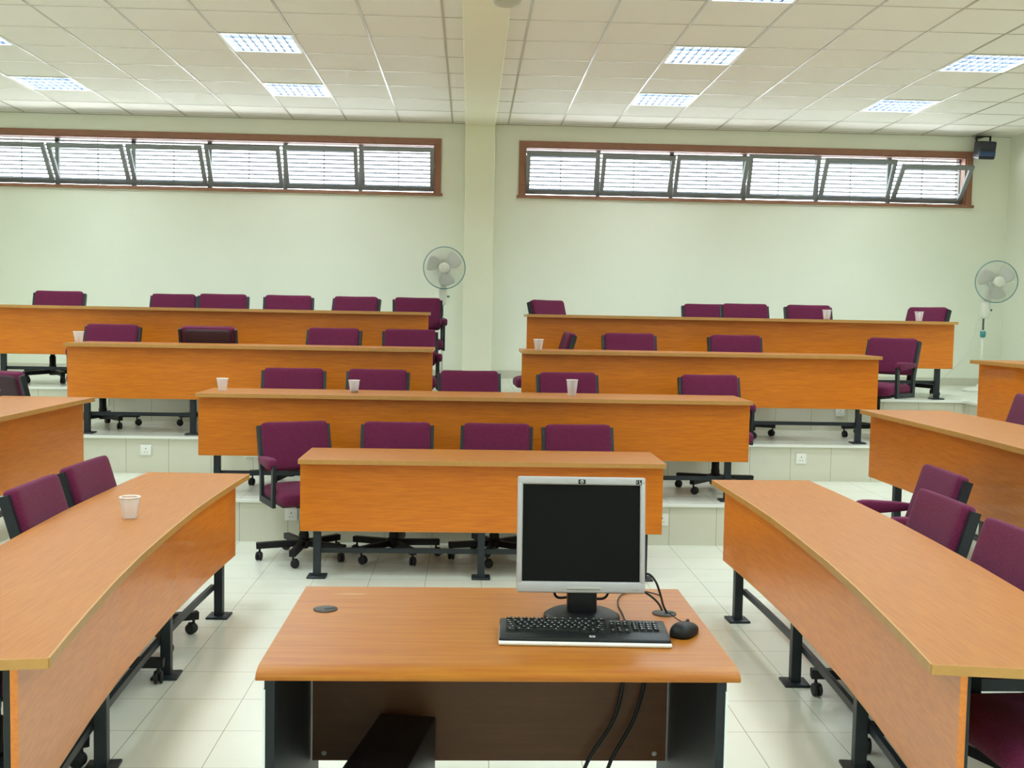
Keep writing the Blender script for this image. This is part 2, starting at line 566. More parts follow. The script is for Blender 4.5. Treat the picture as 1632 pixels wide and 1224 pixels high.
window(1, WINS[0][0], WINS[0][1], [0.32, 0.32, 0.31, 0.29, 0.25, 0.22])
window(2, WINS[1][0], WINS[1][1], [0.24, 0.29, 0.25, 0.14, 0.24, 0.33])

# ----------------------------------------------------------- ceiling lights
light_data = bpy.data.lights.new('fluorescent_lamp', 'AREA')
light_data.shape = 'SQUARE'
light_data.size = 0.53
light_data.energy = 42.0
light_data.color = (0.87, 1.0, 1.06)
def make_light():
    root = empty('ceiling_light')
    w = 0.296
    b = Mesh()     # recessed housing
    b.b2((-w, -w, 0.10), (w, w, 0.11))
    for sx in (-1, 1):
        b.b2((sx * w - 0.004 * sx, -w, 0), (sx * w, w, 0.105)); b.b2((-w, sx * w - 0.004 * sx, 0), (w, sx * w, 0.105))
    b.build('housing', M['fixture'], root)
    b = Mesh()     # bright rim
    for s in (-1, 1):
        b.b2((s * (w - 0.022), -w, -0.006), (s * w, w, 0.012)); b.b2((-w, s * (w - 0.022), -0.006), (w, s * w, 0.012))
    b.build('rim', M['fixture'], root)
    b = Mesh()     # parabolic louvre: four troughs by eight cells
    q = w - 0.022
    for i in range(1, 8):
        x = -q + 2 * q * i / 8
        b.b2((x - 0.005, -q, 0.0), (x + 0.005, q, 0.02))
    for j in range(0, 5):
        y = -q + 2 * q * j / 4
        b.b2((-q, y - 0.006, 0.0), (q, y + 0.006, 0.02))
    b.build('louvre_grating', M['louvre'], root)
    l = bpy.data.objects.new('fluorescent_lamp', light_data)
    COL.objects.link(l)
    l.location = (0, 0, 0.095)
    l.parent = root
    return root
FRAMED = {(10.7, -4.135): 'ceiling light by the window wall, at the photo edge away from the loudspeaker',
          (10.7, -1.735): 'small louvred ceiling light near the window wall, across the beam from the loudspeaker',
          (10.7, 1.9): 'small louvred ceiling light near the window wall, just past the beam towards the loudspeaker',
          (10.7, 4.3): 'glaring white ceiling light near the window wall towards the black loudspeaker',
          (8.9, -1.735): 'larger louvred ceiling light further from the windows, across the beam from the loudspeaker',
          (8.9, 1.9): 'larger louvred ceiling light further from the windows, on the loudspeaker side of the beam',
          (8.9, 4.3): 'big glaring ceiling light cut by the photo edge, on the loudspeaker side',
          (7.1, 1.9): 'louvred ceiling light of which only the lower rim shows at the photo top'}
proto = make_light()
first = True
for y in LY:
    for x in LX:
        o = proto if first else copy_tree(proto)
        first = False
        o.location = (x, y, HC)
        tag(o, FRAMED.get((y, x), 'square louvred ceiling light above and behind the camera, out of the photo'), 'ceiling light', 'square ceiling lights')

# -------------------------------------------------------------------- desks
TH = 0.742   # top height above its tier
def desk(label, pts, depth, z, supports, grain, name='lecture_desk', group='wooden lecture desks', rear=0.42):
    """pts: front edge of the top in plan, sitters on its left-hand side"""
    px = sum(p[0] for p in pts) / len(pts); py = sum(p[1] for p in pts) / len(pts)
    q, _ = along(pts, sum(math.dist(pts[i], pts[i + 1]) for i in range(len(pts) - 1)) / 2, depth / 2)
    root = empty(name, (q.x, q.y, z))
    tag(root, label, 'desk', group)
    P = [(p[0] - q.x, p[1] - q.y) for p in pts]
    t = 0.026
    b = Mesh(); b.sweep(P, 0.003, depth, TH - t, TH)
    b.build('tabletop', M['top_' + grain], root)
    b = Mesh()
    b.sweep(P, -0.003, 0.003, TH - t - 0.001, TH + 0.0005)
    n = len(P)
    for i, j in ((0, 1), (n - 1, n - 2)):      # end banding
        A, B = Vector(P[i]), Vector(P[j])
        d = (A - B).normalized()
        nn = Vector((-d.y, d.x)) * (1 if i else -1)
        c = A + d * 0.0015 + nn * depth / 2
        b.box((c.x, c.y, TH - t / 2), (0.003, depth, t + 0.001), math.atan2(d.y, d.x))
    b.build('edge_banding', M['edge'], root)
    b = Mesh(); b.sweep(P, 0.074, 0.092, 0.295, TH - t)
    fp = b.build('front_panel', M['front_' + grain], root)
    b = Mesh()
    b.sweep(P, 0.0735, 0.0925, 0.2925, 0.2955)
    b.build('edge_banding', M['edge'], fp)
    s0, s1 = None, None
    for d in supports:
        if True:
            c, a = along(P, d, 0.115)
            b = Mesh()
            b.box((c.x, c.y, (TH - t - 0.03) / 2 + 0.002), (0.045, 0.045, TH - t - 0.034), a)
            lg = b.build('leg', M['steel'], root, bevel=0.003)
            b = Mesh(); b.rbox((c.x, c.y, 0.006), (0.115, 0.115, 0.012), 0.003, 1, a); b.build('base_plate', M['steel'], lg)
        a0, _ = along(P, d, 0.10); a1, _ = along(P, d, 0.33)
        b = Mesh(); b.bar((a0.x, a0.y, TH - t - 0.016), (a1.x, a1.y, TH - t - 0.016), 0.04, 0.03); b.build('top_bracket', M['steel'], root)
    # low rail joining the front posts
    rail = []
    tot = sum(math.dist(P[i], P[i + 1]) for i in range(len(P) - 1))
    for i in range(13):
        dd = supports[0] + (supports[-1] - supports[0]) * i / 12
        c, _ = along(P, dd, 0.15)
        rail.append((c.x, c.y))
    b = Mesh(); b.sweep(rail, -0.01, 0.01, 0.145, 0.175); b.build('stretcher', M['steel'], root)
    return root

def row_y(k): return [6.38, 7.53, 8.69, 9.85][k]
DEPTH = 0.585
def straight(label, k, x0, x1, sup):
    return desk(label, [(x0, row_y(k)), (x1, row_y(k))], DEPTH, TZ[k], [s - x0 for s in sup], 'x')
straight('short front desk on the floor directly behind the monitor', 0, -1.02, 1.205, (-0.92, 0.09, 1.10))
straight('long desk on the lowest step, behind the short front desk, three plastic cups on it', 1, -1.925, 2.04, (-1.80, -0.55, 0.65, 1.90))
straight('middle step desk with a cup at its outer end, pillar fan above its aisle end', 2, -3.275, -0.305, (-3.13, -2.27, -1.35, -0.45))
straight('middle step desk with a cup at its aisle end, on the loudspeaker side', 2, 0.432, 3.43, (0.56, 1.94, 3.29))
straight('back row desk on the top step running out of frame, no cups on it', 3, -4.48, -0.39, (-4.30, -3.0, -1.75, -0.52))
straight('back row desk on the top step with two cups, near the corner fan', 3, 0.53, 4.60, (0.66, 1.95, 3.2, 4.47))

# wing desks: gently bowed plan
BOW = [(0.0, 0.0), (0.35, -0.012), (0.7, -0.018), (1.1, -0.018), (1.5, -0.004), (1.97, 0.02), (2.35, 0.052), (2.7, 0.09), (2.93, 0.117), (3.12, 0.142)]
def wing(xf, yf, sgn, length=3.12):
    s = length / 3.12
    return [(xf + sgn * d, yf - t * s) for t, d in BOW]
pl = wing(-1.19, 5.785, 1)[::-1]        # near to far, sitters towards -x
desk('curved wing desk on the floor with one clear cup lying out on its top', pl, 0.55, 0, (0.0 + 0.12, 1.06, 2.02, 2.95), 'y', name='curved_desk')
pr = wing(1.35, 5.77, -1)
desk('curved wing desk on the floor with a bare top, on the mouse side', pr, 0.55, 0, (0.17, 1.15, 2.05, 3.0), 'y', name='curved_desk')
pl = [(x, y) for x, y in wing(-2.455, 7.04, 1, 3.9)][::-1]
desk('wing desk on the first step cut by the frame edge, cup at its rim', pl, 0.6, TZ[1], (0.2, 1.4, 2.6, 3.78), 'y', name='curved_desk')
pr = wing(2.615, 6.97, -1, 3.9)
desk('wing desk on the first step behind the chairs with raised armrests, bare top', pr, 0.6, TZ[1], (0.36, 1.5, 2.6, 3.7), 'y', name='curved_desk')
pr = wing(3.95, 8.22, -1, 3.9)
desk('wing desk on the second step below the corner fan, mostly out of frame', pr, 0.6, TZ[2], (0.36, 1.5, 2.6, 3.7), 'y', name='curved_desk')

# ------------------------------------------------------------------- chairs
def make_chair():
    root = empty('office_chair')
    b = Mesh()
    def seat_fn(p):
        q = p.copy()
        q.z += -0.35 * max(0, -p.y - 0.13) ** 1.0 * 0.35 - 0.12 * p.x * p.x
        return q
    b.superell((0, -0.02, 0.445), (0.232, 0.235, 0.05), 0.25, 0.45, 36, 12, seat_fn)
    b.build('seat', M['purple'], root)
    b = Mesh(); b.rbox((0, 0.0, 0.388), (0.40, 0.36, 0.022), 0.006, 1); b.rbox((0, 0.0, 0.368), (0.16, 0.20, 0.03), 0.006, 1)
    b.build('seat_plate', M['black'], root)
    tilt = Matrix.Rotation(R(-17), 3, 'X')
    def back_fn(p):
        q = p.copy()
        q.y -= 0.2 * p.x * p.x
        return q
    t = Mesh()
    t.superell((0, 0, 0), (0.228, 0.165, 0.037), 0.13, 0.32, 48, 14)
    for v in t.bm.verts:       # plan of the cushion is stood upright
        c = v.co.copy()
        v.co = tilt @ back_fn(Vector((c.x, c.z, c.y))) + Vector((0, 0.205, 0.725))
    t.build('backrest', M['purple'], root)
    t = Mesh()
    t.superell((0, 0, 0), (0.205, 0.15, 0.02), 0.2, 0.4, 32, 8)
    for v in t.bm.verts:
        c = v.co.copy()
        v.co = tilt @ back_fn(Vector((c.x, c.z, c.y))) + Vector((0, 0.236, 0.718))
    t.build('back_shell', M['shell'], root)
    for s in (-1, 1):
        x = s * 0.239
        b = Mesh()
        b.flatpath([(x, 0.254, 0.862), (x, 0.167, 0.567), (x, 0.160, 0.50), (x, 0.158, 0.392), (x, -0.115, 0.392), (x, -0.125, 0.64)], 0.022, 0.042, (1, 0, 0))
        b.bar((x, 0.05, 0.388), (s * 0.16, 0.05, 0.388), 0.045, 0.016)
        b.build('side_frame', M['steel'], root)
        b = Mesh()
        def arm_fn(p, x=x):
            q = p.copy()
            k = (0.155 - p.y) / 0.31          # 0 at the back, 1 at the front
            q.z = p.z * (0.55 + 0.6 * k) - 0.006 * k
            q.x = p.x * (0.8 + 0.3 * k)
            return q
        b.superell((x + s * 0.004, 0.025, 0.655), (0.034, 0.155, 0.036), 0.5, 0.5, 24, 10, arm_fn)
        b.build('armrest', M['purple'], root)
    b = Mesh()
    b.lathe([(0.032, 0.07), (0.034, 0.16), (0.030, 0.17), (0.030, 0.25), (0.022, 0.255), (0.022, 0.36), (0.05, 0.362), (0.05, 0.378)], (0, 0, 0), 16)
    b.build('gas_column', M['black'], root)
    b = Mesh()
    b.lathe([(0.045, 0.085), (0.05, 0.095), (0.05, 0.125), (0.036, 0.135)], (0, 0, 0), 20)
    for k in range(5):
        a = 2 * math.pi * k / 5
        d = Vector((math.cos(a), math.sin(a), 0))
        b.bar(d * 0.03 + Vector((0, 0, 0.104)), d * 0.308 + Vector((0, 0, 0.096)), 0.042, 0.040)
    star = b.build('star_base', M['black'], root, bevel=0.003)
    for k in range(5):
        a = 2 * math.pi * k / 5
        d = Vector((math.cos(a), math.sin(a), 0))
        ax = Vector((-math.sin(a + 0.6 * k), math.cos(a + 0.6 * k), 0))
        c = d * 0.285 + Vector((0, 0, 0.029)) + Vector((ax.y, -ax.x, 0)) * 0.012
        b = Mesh()
        for s in (-1, 1):
            b.lathe([(0.018, -0.009), (0.027, -0.006), (0.0285, 0), (0.027, 0.006), (0.018, 0.009)], c + ax * (0.011 * s), 16, axis=ax)
        b.rbox(c + Vector((0, 0, 0.016)), (0.02, 0.034, 0.03), 0.004, 1, math.atan2(ax.y, ax.x))
        b.tube([d * 0.285 + Vector((0, 0, 0.035)), d * 0.285 + Vector((0, 0, 0.09))], 0.007, 8)
        b.build('caster', M['rubber'], star)
    return root

CH = 'purple office chair '
# back-centre x, back-centre y, tier, turn in degrees, label
CHAIRS = [
 (-1.178, 7.20, 0, 26, CH + 'showing its seat past the open end of the short front desk'),
 (-0.488, 7.27, 0, 0, CH + 'second from the open end behind the short front desk'),
 (0.195, 7.27, 0, -3, CH + 'behind the short front desk, just off the upper corner of the monitor'),
 (0.755, 7.27, 0, 4, CH + 'behind the short front desk, directly above the monitor'),
 (-1.375, 8.36, 1, 4, CH + 'behind the long desk, between the corner cup and the next cup'),
 (-0.72, 8.38, 1, -2, CH + 'behind the long desk, directly behind a squat cup'),
 (0.0, 8.38, 1, 5, CH + 'behind the middle of the long desk with no cup before it'),
 (0.78, 8.38, 1, 7, CH + 'behind the long desk with the tall cup before it'),
 (1.905, 8.34, 1, 4, CH + 'at the end of the long desk, one armrest sticking out past it'),
 (-3.16, 9.52, 2, -3, CH + 'touching the cup on the middle step desk, facing out'),
 (-2.27, 9.318, 2, 180, CH + 'on the middle step turned round to show its dark shell'),
 (-1.215, 9.54, 2, -8, CH + 'on the middle step between the dark shell and aisle end chairs'),
 (-0.535, 9.54, 2, 4, CH + 'at the aisle end of the middle step desk, nearest the pillar fan'),
 (0.88, 9.527, 2, -88, CH + 'on the middle step seen edge-on, turned sideways to the aisle'),
 (1.44, 9.54, 2, 3, CH + 'on the middle step facing forward, next to the edge-on chair'),
 (2.405, 9.54, 2, 2, CH + 'alone on the middle step, towards the corner fan'),
 (3.80, 9.40, 2, -50, CH + 'past the middle step desk end, turned to show its seat'),
 (-4.06, 10.68, 3, 4, CH + 'standing alone in the back row at the frame edge'),
 (-3.10, 11.25, 3, -4, CH + 'in the back row, lower of a touching pair'),
 (-2.455, 10.68, 3, 5, CH + 'in the back row, taller of a touching pair'),
 (-1.815, 10.70, 3, 4, CH + 'in the back row, next after the touching pair towards the pillar'),
 (-1.145, 10.70, 3, -14, CH + 'in the back row, turned slightly, last but one before the pillar fan'),
 (-0.53, 10.70, 3, 6, CH + 'in the back row below the pillar fan, armrest showing past the desk'),
 (0.775, 10.68, 3, 42, CH + 'half turned at the aisle end of the back row desk with cups'),
 (2.51, 11.30, 3, 2, CH + 'in the back row, partly covered by the chair beside it'),
 (2.77, 10.64, 3, 3, CH + 'in the back row, covering part of the chair behind it'),
 (3.44, 10.70, 3, 4, CH + 'in the back row with a cup in front of its edge'),
 (4.655, 10.66, 3, -62, CH + 'in the back row near the corner fan, sideways behind a cup'),
 (-1.80, 3.55, 0, 88, CH + 'with only its swivel base showing under the curved desk with the cup'),
 (-1.838, 4.55, 0, 90, CH + 'at the curved desk with the cup, cut by the frame edge'),
 (-1.842, 5.18, 0, 87, CH + 'at the curved desk with the cup, further in than its neighbour'),
 (-3.225, 7.40, 1, 155, CH + 'dark and shaded at the frame edge, beyond the step wing desk'),
 (2.405, 5.25, 0, -92, CH + 'pulled back from the bare curved desk, both armrests showing'),
 (2.035, 4.43, 0, -90, CH + 'tucked in at the bare curved desk, between two others'),
 (2.0, 3.74, 0, -90, CH + 'at the bare curved desk, large and cut by the frame edge'),
 (1.95, 2.98, 0, -87, CH + 'in deep shade under the near end of the bare curved desk'),
 (3.485, 6.45, 1, -100, CH + 'cut by the frame edge, behind the step wing desk'),
]
protoc = make_chair()
for i, (bx, by, k, a, lab) in enumerate(CHAIRS):
    o = protoc if i == 0 else copy_tree(protoc)
    t = R(a)
    o.location = (bx + 0.225 * math.sin(t), by - 0.225 * math.cos(t), TZ[k])
    o.rotation_euler = (0, 0, t)
    tag(o, lab, 'chair', 'purple office chairs')
    for c in o.children:
        if c.name.startswith('star_base'):
            c.rotation_euler = (0, 0, R(18) if a == 180 else R(-2) if a == -88 else R(56) if a == -92 else random.uniform(0, 1.25))

# --------------------------------------------------------------------- cups
def make_cup(h=0.09, rt=0.041, rb=0.028):
    root = empty('plastic_cup')
    b = Mesh()
    n = 28
    prof = [(0.001, 0.002), (rb, 0.002), (rb + 0.001, 0.004), (rt, h)]
    inner = [(rt - 0.0015, h), (rb - 0.001, 0.005), (0.001, 0.005)]
    b.lathe(prof + inner, (0, 0, 0), n)
    b.build('cup_wall', M['cup'], root)
    b = Mesh()
    b.tube([(rt * math.cos(2 * math.pi * k / n), rt * math.sin(2 * math.pi * k / n), h) for k in range(n)], 0.0028, 6, closed=True)
    b.build('rolled_rim', M['white_pl'], root)
    return root
cup0 = make_cup()
tall = make_cup(0.118, 0.042, 0.029)
CUPS = [(-3.19, 8.79, 2, 'clear plastic cup at the outer end of the middle step desk'),
        (-1.80, 7.80, 1, 'clear plastic cup at the outer corner of the long first step desk'),
        (-0.846, 7.82, 1, 'clear plastic cup on the long first step desk, dark dregs in front of a chair'),
        (0.572, 8.84, 2, 'clear plastic cup at the aisle end of the middle step desk'),
        (3.42, 10.08, 3, 'clear plastic cup on the back row desk in front of a chair edge'),
        (4.33, 10.10, 3, 'clear plastic cup on the back row desk in front of the sideways chair'),
        (-1.425, 4.50, 0, 'clear empty cup on the curved wing desk, largest of the cups'),
        (-2.80, 6.33, 1, 'clear plastic cup cut by the frame edge on the first step wing desk')]
for i, (x, y, k, lab) in enumerate(CUPS):
    o = cup0 if i == 0 else copy_tree(cup0)
    o.location = (x, y, TZ[k] + TH + 0.0006)
    tag(o, lab, 'cup', 'clear plastic cups')
    if 'dregs' in lab:
        b = Mesh(); b.lathe([(0.002, 0.0055), (0.025, 0.0055), (0.0265, 0.014), (0.002, 0.014)], (0.004, 0, 0), 20); b.build('dark_dregs', M['dark_cap'], o)
tall.location = (0.762, 7.82, TZ[1] + TH + 0.0006)
tag(tall, 'tall clear plastic cup standing in front of a purple chair on the long desk', 'cup', 'clear plastic cups')

# ------------------------------------------------------------- wall sockets
def make_socket(w):
    root = empty('wall_socket')
    b = Mesh(); b.rbox((0, -0.006, 0), (w, 0.012, 0.086), 0.003, 2); b.build('face_plate', M['white_pl'], root)
    b = Mesh()
    for cx in ((0,) if w < 0.1 else (-0.036, 0.036)):
        b.b2((cx - 0.003, -0.0128, 0.006), (cx + 0.003, -0.011, 0.016))
        b.b2((cx - 0.014, -0.0128, -0.018), (cx - 0.007, -0.011, -0.013)); b.b2((cx + 0.007, -0.0128, -0.018), (cx + 0.014, -0.011, -0.013))
    b.build('pin_slot_holes', M['hole'], root)
    return root
s1, s2 = make_socket(0.088), make_socket(0.148)
SOCK = [(s1, -3.338, 3, 0.787, 'small white wall socket on the top riser, below the cup end desk'),
        (s1, 3.49, 3, 0.787, 'small white wall socket on the top riser, under the loudspeaker side desk'),
        (s1, -2.61, 2, 0.492, 'small white wall socket on the bare middle riser beside the shaded wing desk'),
        (s1, 2.764, 2, 0.492, 'small white wall socket on the bare middle riser on the loudspeaker side'),
        (s2, -1.745, 2, 0.487, 'wide white wall socket half hidden under the long desk by its cup end'),
        (s2, 1.825, 2, 0.497, 'wide white wall socket half hidden under the long desk above the swivel base'),
        (s1, -1.245, 1, 0.197, 'small white wall socket on the lowest riser beside the turned chair'),
        (s1, 1.40, 1, 0.187, 'small white wall socket on the lowest riser beside the front desk end near the monitor')]
used = set()
for src, x, k, z, lab in SOCK:
    o = copy_tree(src) if src.name in used else src
    used.add(src.name)
    o.location = (x, TY[k] - 0.0002, z)
    tag(o, lab, 'socket', 'white wall sockets')

# --------------------------------------------------------------------- fans
def make_fan(poleh, dx, yawd, label, loc, corded):
    root = empty('pedestal_fan', loc)
    tag(root, label, 'fan', 'white pedestal fans')
    hz = poleh
    b = Mesh(); b.lathe([(0.19, 0), (0.195, 0.012), (0.16, 0.03), (0.05, 0.05), (0.03, 0.08)], (0, 0, 0), 32); b.build('base', M['fan_pl'], root)
    b = Mesh(); b.lathe([(0.014, 0.05), (0.014, hz - 0.52)], (0, 0, 0), 12); b.build('lower_pole', M['fan_pl'], root)
    b = Mesh(); b.lathe([(0.02, hz - 0.60), (0.03, hz - 0.59), (0.03, hz - 0.54), (0.02, hz - 0.53)], (0, 0, 0), 16); b.build('height_collar', M['teal'], root)
    b = Mesh(); b.lathe([(0.010, hz - 0.535), (0.010, hz - 0.36)], (0, 0, 0), 12); b.build('upper_pole', M['chrome'], root)
    b = Mesh()
    b.superell((dx * 0.15, 0, hz - 0.30), (0.044, 0.045, 0.10), 0.6, 0.5, 20, 12)
    b.bar((dx * 0.2, 0, hz - 0.27), (dx * 0.75, 0.03, hz - 0.07), 0.055, 0.05, (0, 1, 0))
    cb = b.build('control_box', M['fan_pl'], root)
    b = Mesh(); b.lathe([(0.010, 0), (0.012, 0.03)], (dx * 0.15 + 0.042, 0, hz - 0.305), 10, axis=(1, 0, 0)); b.build('knob', M['teal'], cb)
    head = empty('fan_head', (dx, 0, hz)); head.parent = root; head.rotation_euler = (R(2), 0, R(yawd))
    b = Mesh(); b.lathe([(0.03, 0.0), (0.062, 0.02), (0.068, 0.09), (0.05, 0.15), (0.02, 0.17)], (0, 0.0, 0), 24, axis=(0, 1, 0)); b.build('motor_housing', M['fan_pl'], head)
    rg = 0.222
    def ring(r, y, n=56): return [(r * math.cos(2 * math.pi * k / n), y, r * math.sin(2 * math.pi * k / n)) for k in range(n)]
    b = Mesh(); b.tube(ring(rg, -0.06), 0.0055, 8, closed=True); b.build('guard_rim', M['rim'], head)
    b = Mesh()
    NW = 90
    for k in range(NW):
        a = 2 * math.pi * k / NW
        ca, sa = math.cos(a), math.sin(a)
        b.tube([(0.055 * ca, -0.135, 0.055 * sa), (0.14 * ca, -0.125, 0.14 * sa), (0.20 * ca, -0.095, 0.20 * sa), (rg * ca, -0.06, rg * sa)], 0.0014, 4)
        b.tube([(rg * ca, -0.06, rg * sa), (0.19 * ca, -0.005, 0.19 * sa), (0.06 * ca, 0.012, 0.06 * sa)], 0.0014, 4)
    b.tube(ring(0.13, -0.127), 0.0012, 4, closed=True)
    b.build('wire_guard', M['wire'], head)
    b = Mesh(); b.lathe([(0.057, 0), (0.057, 0.008), (0.045, 0.014), (0.01, 0.016)], (0, -0.13, 0), 28, axis=(0, -1, 0)); b.build('guard_badge', M['fan_pl'], head)
    for k in range(3):
        a0 = 2 * math.pi * k / 3 + 0.5
        v, f = [], []
        NR, NA = 8, 8
        for i in range(NR + 1):
            rr = 0.035 + 0.155 * i / NR
            wd = (0.5 + 0.85 * math.sin(math.pi * (0.15 + 0.7 * i / NR))) * 0.95
            for j in range(NA + 1):
                u = j / NA - 0.5
                a = a0 + u * wd + 0.25 * i / NR
                v.append(Vector((rr * math.cos(a), -0.065 + 0.05 * u, rr * math.sin(a))))
        n0 = len(v)
        v += [p + Vector((0, 0.003, 0)) for p in v]
        for i in range(NR):
            for j in range(NA):
                p = i * (NA + 1) + j
                q = (p, p + 1, p + NA + 2, p + NA + 1)
                f.append(q); f.append(tuple(n0 + x for x in reversed(q)))
        rimv = [j for j in range(NA + 1)] + [i * (NA + 1) + NA for i in range(1, NR + 1)] + [NR * (NA + 1) + j for j in range(NA - 1, -1, -1)] + [i * (NA + 1) for i in range(NR - 1, 0, -1)]
        for i in range(len(rimv)):
            a_, b_ = rimv[i], rimv[(i + 1) % len(rimv)]
            f.append((a_, b_, b_ + n0, a_ + n0))
        b = Mesh(); b._add(v, f, 0, True); b.build('blade', M['fan_blade'], head)
    b = Mesh(); b.lathe([(0.036, 0.0), (0.036, 0.05), (0.02, 0.06)], (0, -0.03, 0), 20, axis=(0, -1, 0)); b.build('hub', M['fan_pl'], head)
    if corded:
        b = Mesh()
        b.tube([(-0.02, 0.0, hz - 0.36), (-0.07, 0.0, hz - 0.46), (-0.08, 0.02, hz - 0.60), (-0.13, 0.04, hz - 0.76), (-0.22, 0.08, hz - 0.90), (-0.34, 0.14, hz - 1.04), (-0.52, 0.24, 0.03), (-0.8, 0.4, 0.006)], 0.0035, 6)
        b.build('power_cord', M['wire'], root)
    return root
make_fan(1.225, 0.015, 0, 'white pedestal fan beside the pillar, its pole behind a purple chair', (-0.30, 11.45, TZ[3]), False)
make_fan(1.185, 0.10, -6, 'white pedestal fan in the corner below the loudspeaker, grey cord trailing to the floor', (5.53, 11.25, TZ[3]), True)

# ------------------------------------------- loudspeaker and ceiling device
sp = empty('wall_speaker', (5.865, YB - 0.02, 3.53))
tag(sp, 'small black loudspeaker with a blue lower band high in the corner beside the window', 'speaker')
b = Mesh(); b.rbox((0, -0.19, 0.10), (0.19, 0.17, 0.20), 0.018, 3, Matrix.Rotation(R(12), 3, 'X')); b.build('cabinet', M['spk'], sp)
b = Mesh(); b.rbox((0, -0.272, 0.045), (0.175, 0.016, 0.055), 0.006, 2, Matrix.Rotation(R(12), 3, 'X')); b.build('grille_band', M['spk_blue'], sp)
b = Mesh()
b.flatpath([(-0.08, -0.15, 0.19), (-0.08, -0.15, 0.262), (0.08, -0.15, 0.262), (0.08, -0.15, 0.19)], 0.03, 0.01, (0, 1, 0))
b.bar((0, -0.15, 0.262), (0, 0.02, 0.262), 0.04, 0.012)
b.build('bracket', M['black'], sp)

dv = empty('ceiling_detector', (0.215, 7.25, HC - 0.046))
tag(dv, 'round grey device with dark vents hanging under the ceiling beam, cut by the photo top', 'detector')
b = Mesh(); b.lathe([(0.05, -0.07), (0.085, -0.062), (0.095, -0.045), (0.095, -0.035)], (0, 0, 0), 32); b.build('body', M['grey_dev'], dv)
b = Mesh(); b.lathe([(0.082, -0.036), (0.082, 0.0)], (0, 0, 0), 32); b.build('vent_collar', M['black'], dv)
b = Mesh(); b.bar((0.07, -0.05, -0.03), (0.13, -0.02, -0.005), 0.025, 0.02); b.build('side_clip', M['black'], dv)

# ----------------------------------------------------------- teacher's desk
td = empty('office_desk', (0.085, 2.97, 0))
tag(td, 'small cherry brown office desk in front carrying the monitor and keyboard', 'desk')
TT = 0.742
b = Mesh()
yb, yf = 3.395 - 2.97, 2.64 - 2.97
prof = [(yb, TT - 0.028), (yb, TT)] + [(yf - 0.060 * math.sin(R(a)), TT - 0.020 * (1 - math.cos(R(a)))) for a in range(0, 91, 10)] + [(yf - 0.057, TT - 0.027), (yf - 0.048, TT - 0.030), (yf + 0.02, TT - 0.028)]
n = len(prof)
x0, x1 = -0.515 - 0.085, 0.692 - 0.085
v = [Vector((x0, p[0], p[1])) for p in prof] + [Vector((x1, p[0], p[1])) for p in prof]
f = [tuple(range(n)), tuple(range(2 * n - 1, n - 1, -1))] + [(i, (i + 1) % n, n + (i + 1) % n, n + i) for i in range(n)]
b._add(v, f)
b.build('tabletop', M['desk_top'], td)
for s, x in ((-1, -0.481 - 0.085), (1, 0.645 - 0.085)):
    b = Mesh(); b.b2((x - 0.0125, -0.385, 0.0), (x + 0.0125, 0.40, TT - 0.028)); p = b.build('side_panel', M['black_panel'], td)
    b = Mesh(); b.b2((x + s * 0.0132 - 0.003, -0.3875, 0.002), (x + s * 0.0132 + 0.003, -0.32, TT - 0.05)); b.build('edge_strip', M['light_edge'], p)
b = Mesh(); b.b2((-0.476 - 0.085 + 0.0125, 0.225, 0.252), (0.640 - 0.085 - 0.0125, 0.243, TT - 0.028)); mp = b.build('modesty_panel', M['desk_back'], td)
for x in (-0.44 - 0.085, 0.622 - 0.085):
    b = Mesh(); b.lathe([(0.008, 0), (0.007, 0.002), (0.003, 0.002)], (x + (0.012 if x < 0 else -0.03), 0.225, 0.275), 16, axis=(0, -1, 0)); b.build('fixing_screw', M['silver'], mp)
for x, y in ((-0.417 - 0.085, 3.127 - 2.97), (0.594 - 0.085, 3.105 - 2.97)):
    b = Mesh(); b.lathe([(0.036, 0.0), (0.036, 0.003), (0.030, 0.0045), (0.002, 0.0045)], (x, y, TT - 0.0005), 28)
    gr = b.build('cable_grommet', M['dark_cap'], td)
    b = Mesh(); b.box((x + 0.014, y - 0.004, TT + 0.0045), (0.032, 0.012, 0.001), R(25)); b.build('slot', M['rubber'], gr)
b = Mesh()
b.superell((-0.36 - 0.085, 3.30 - 2.97, TT + 0.0004), (0.055, 0.009, 0.0004), 1, 0.6, 24, 6)
b.build('worn_patch', mat('pale_scuff', rgb(198, 152, 106), 0.5, noise=0.2, nscale=60), td)

# monitor
mo = empty('computer_monitor', (0.341, 3.062, TT + 0.0006))
tag(mo, 'silver framed flat computer monitor with a dark blank screen on a black round stand', 'monitor')
b = Mesh(); b.lathe([(0.112, 0.0), (0.112, 0.006), (0.10, 0.013), (0.05, 0.018), (0.02, 0.018)], (0, 0, 0), 48); b.build('stand_base', M['black'], mo)
b = Mesh(); b.rbox((0, 0.012, 0.075), (0.086, 0.045, 0.13), 0.008, 2, Matrix.Rotation(R(-6), 3, 'X')); b.build('stand_neck', M['black'], mo)
tl = Matrix.Rotation(R(-8), 3, 'X')
pv = empty('screen_housing', (-0.006, -0.007, 0.075)); pv.parent = mo; pv.rotation_euler = (R(-8), 0, R(-1))
Wm, Hm = 0.376, 0.338
b = Mesh()
iw, ih0, ih1 = 0.1725, 0.033, 0.315
b.rbox((0, 0.0, ih0 / 2), (Wm, 0.036, ih0), 0.005, 2)
b.rbox((0, 0.0, (ih1 + Hm) / 2), (Wm, 0.036, Hm - ih1), 0.005, 2)
for s in (-1, 1):
    b.rbox((s * (iw + Wm / 2) / 2, 0, Hm / 2), (Wm / 2 - iw, 0.0355, Hm - 0.004), 0.005, 2)
b.build('bezel', M['silver'], pv)
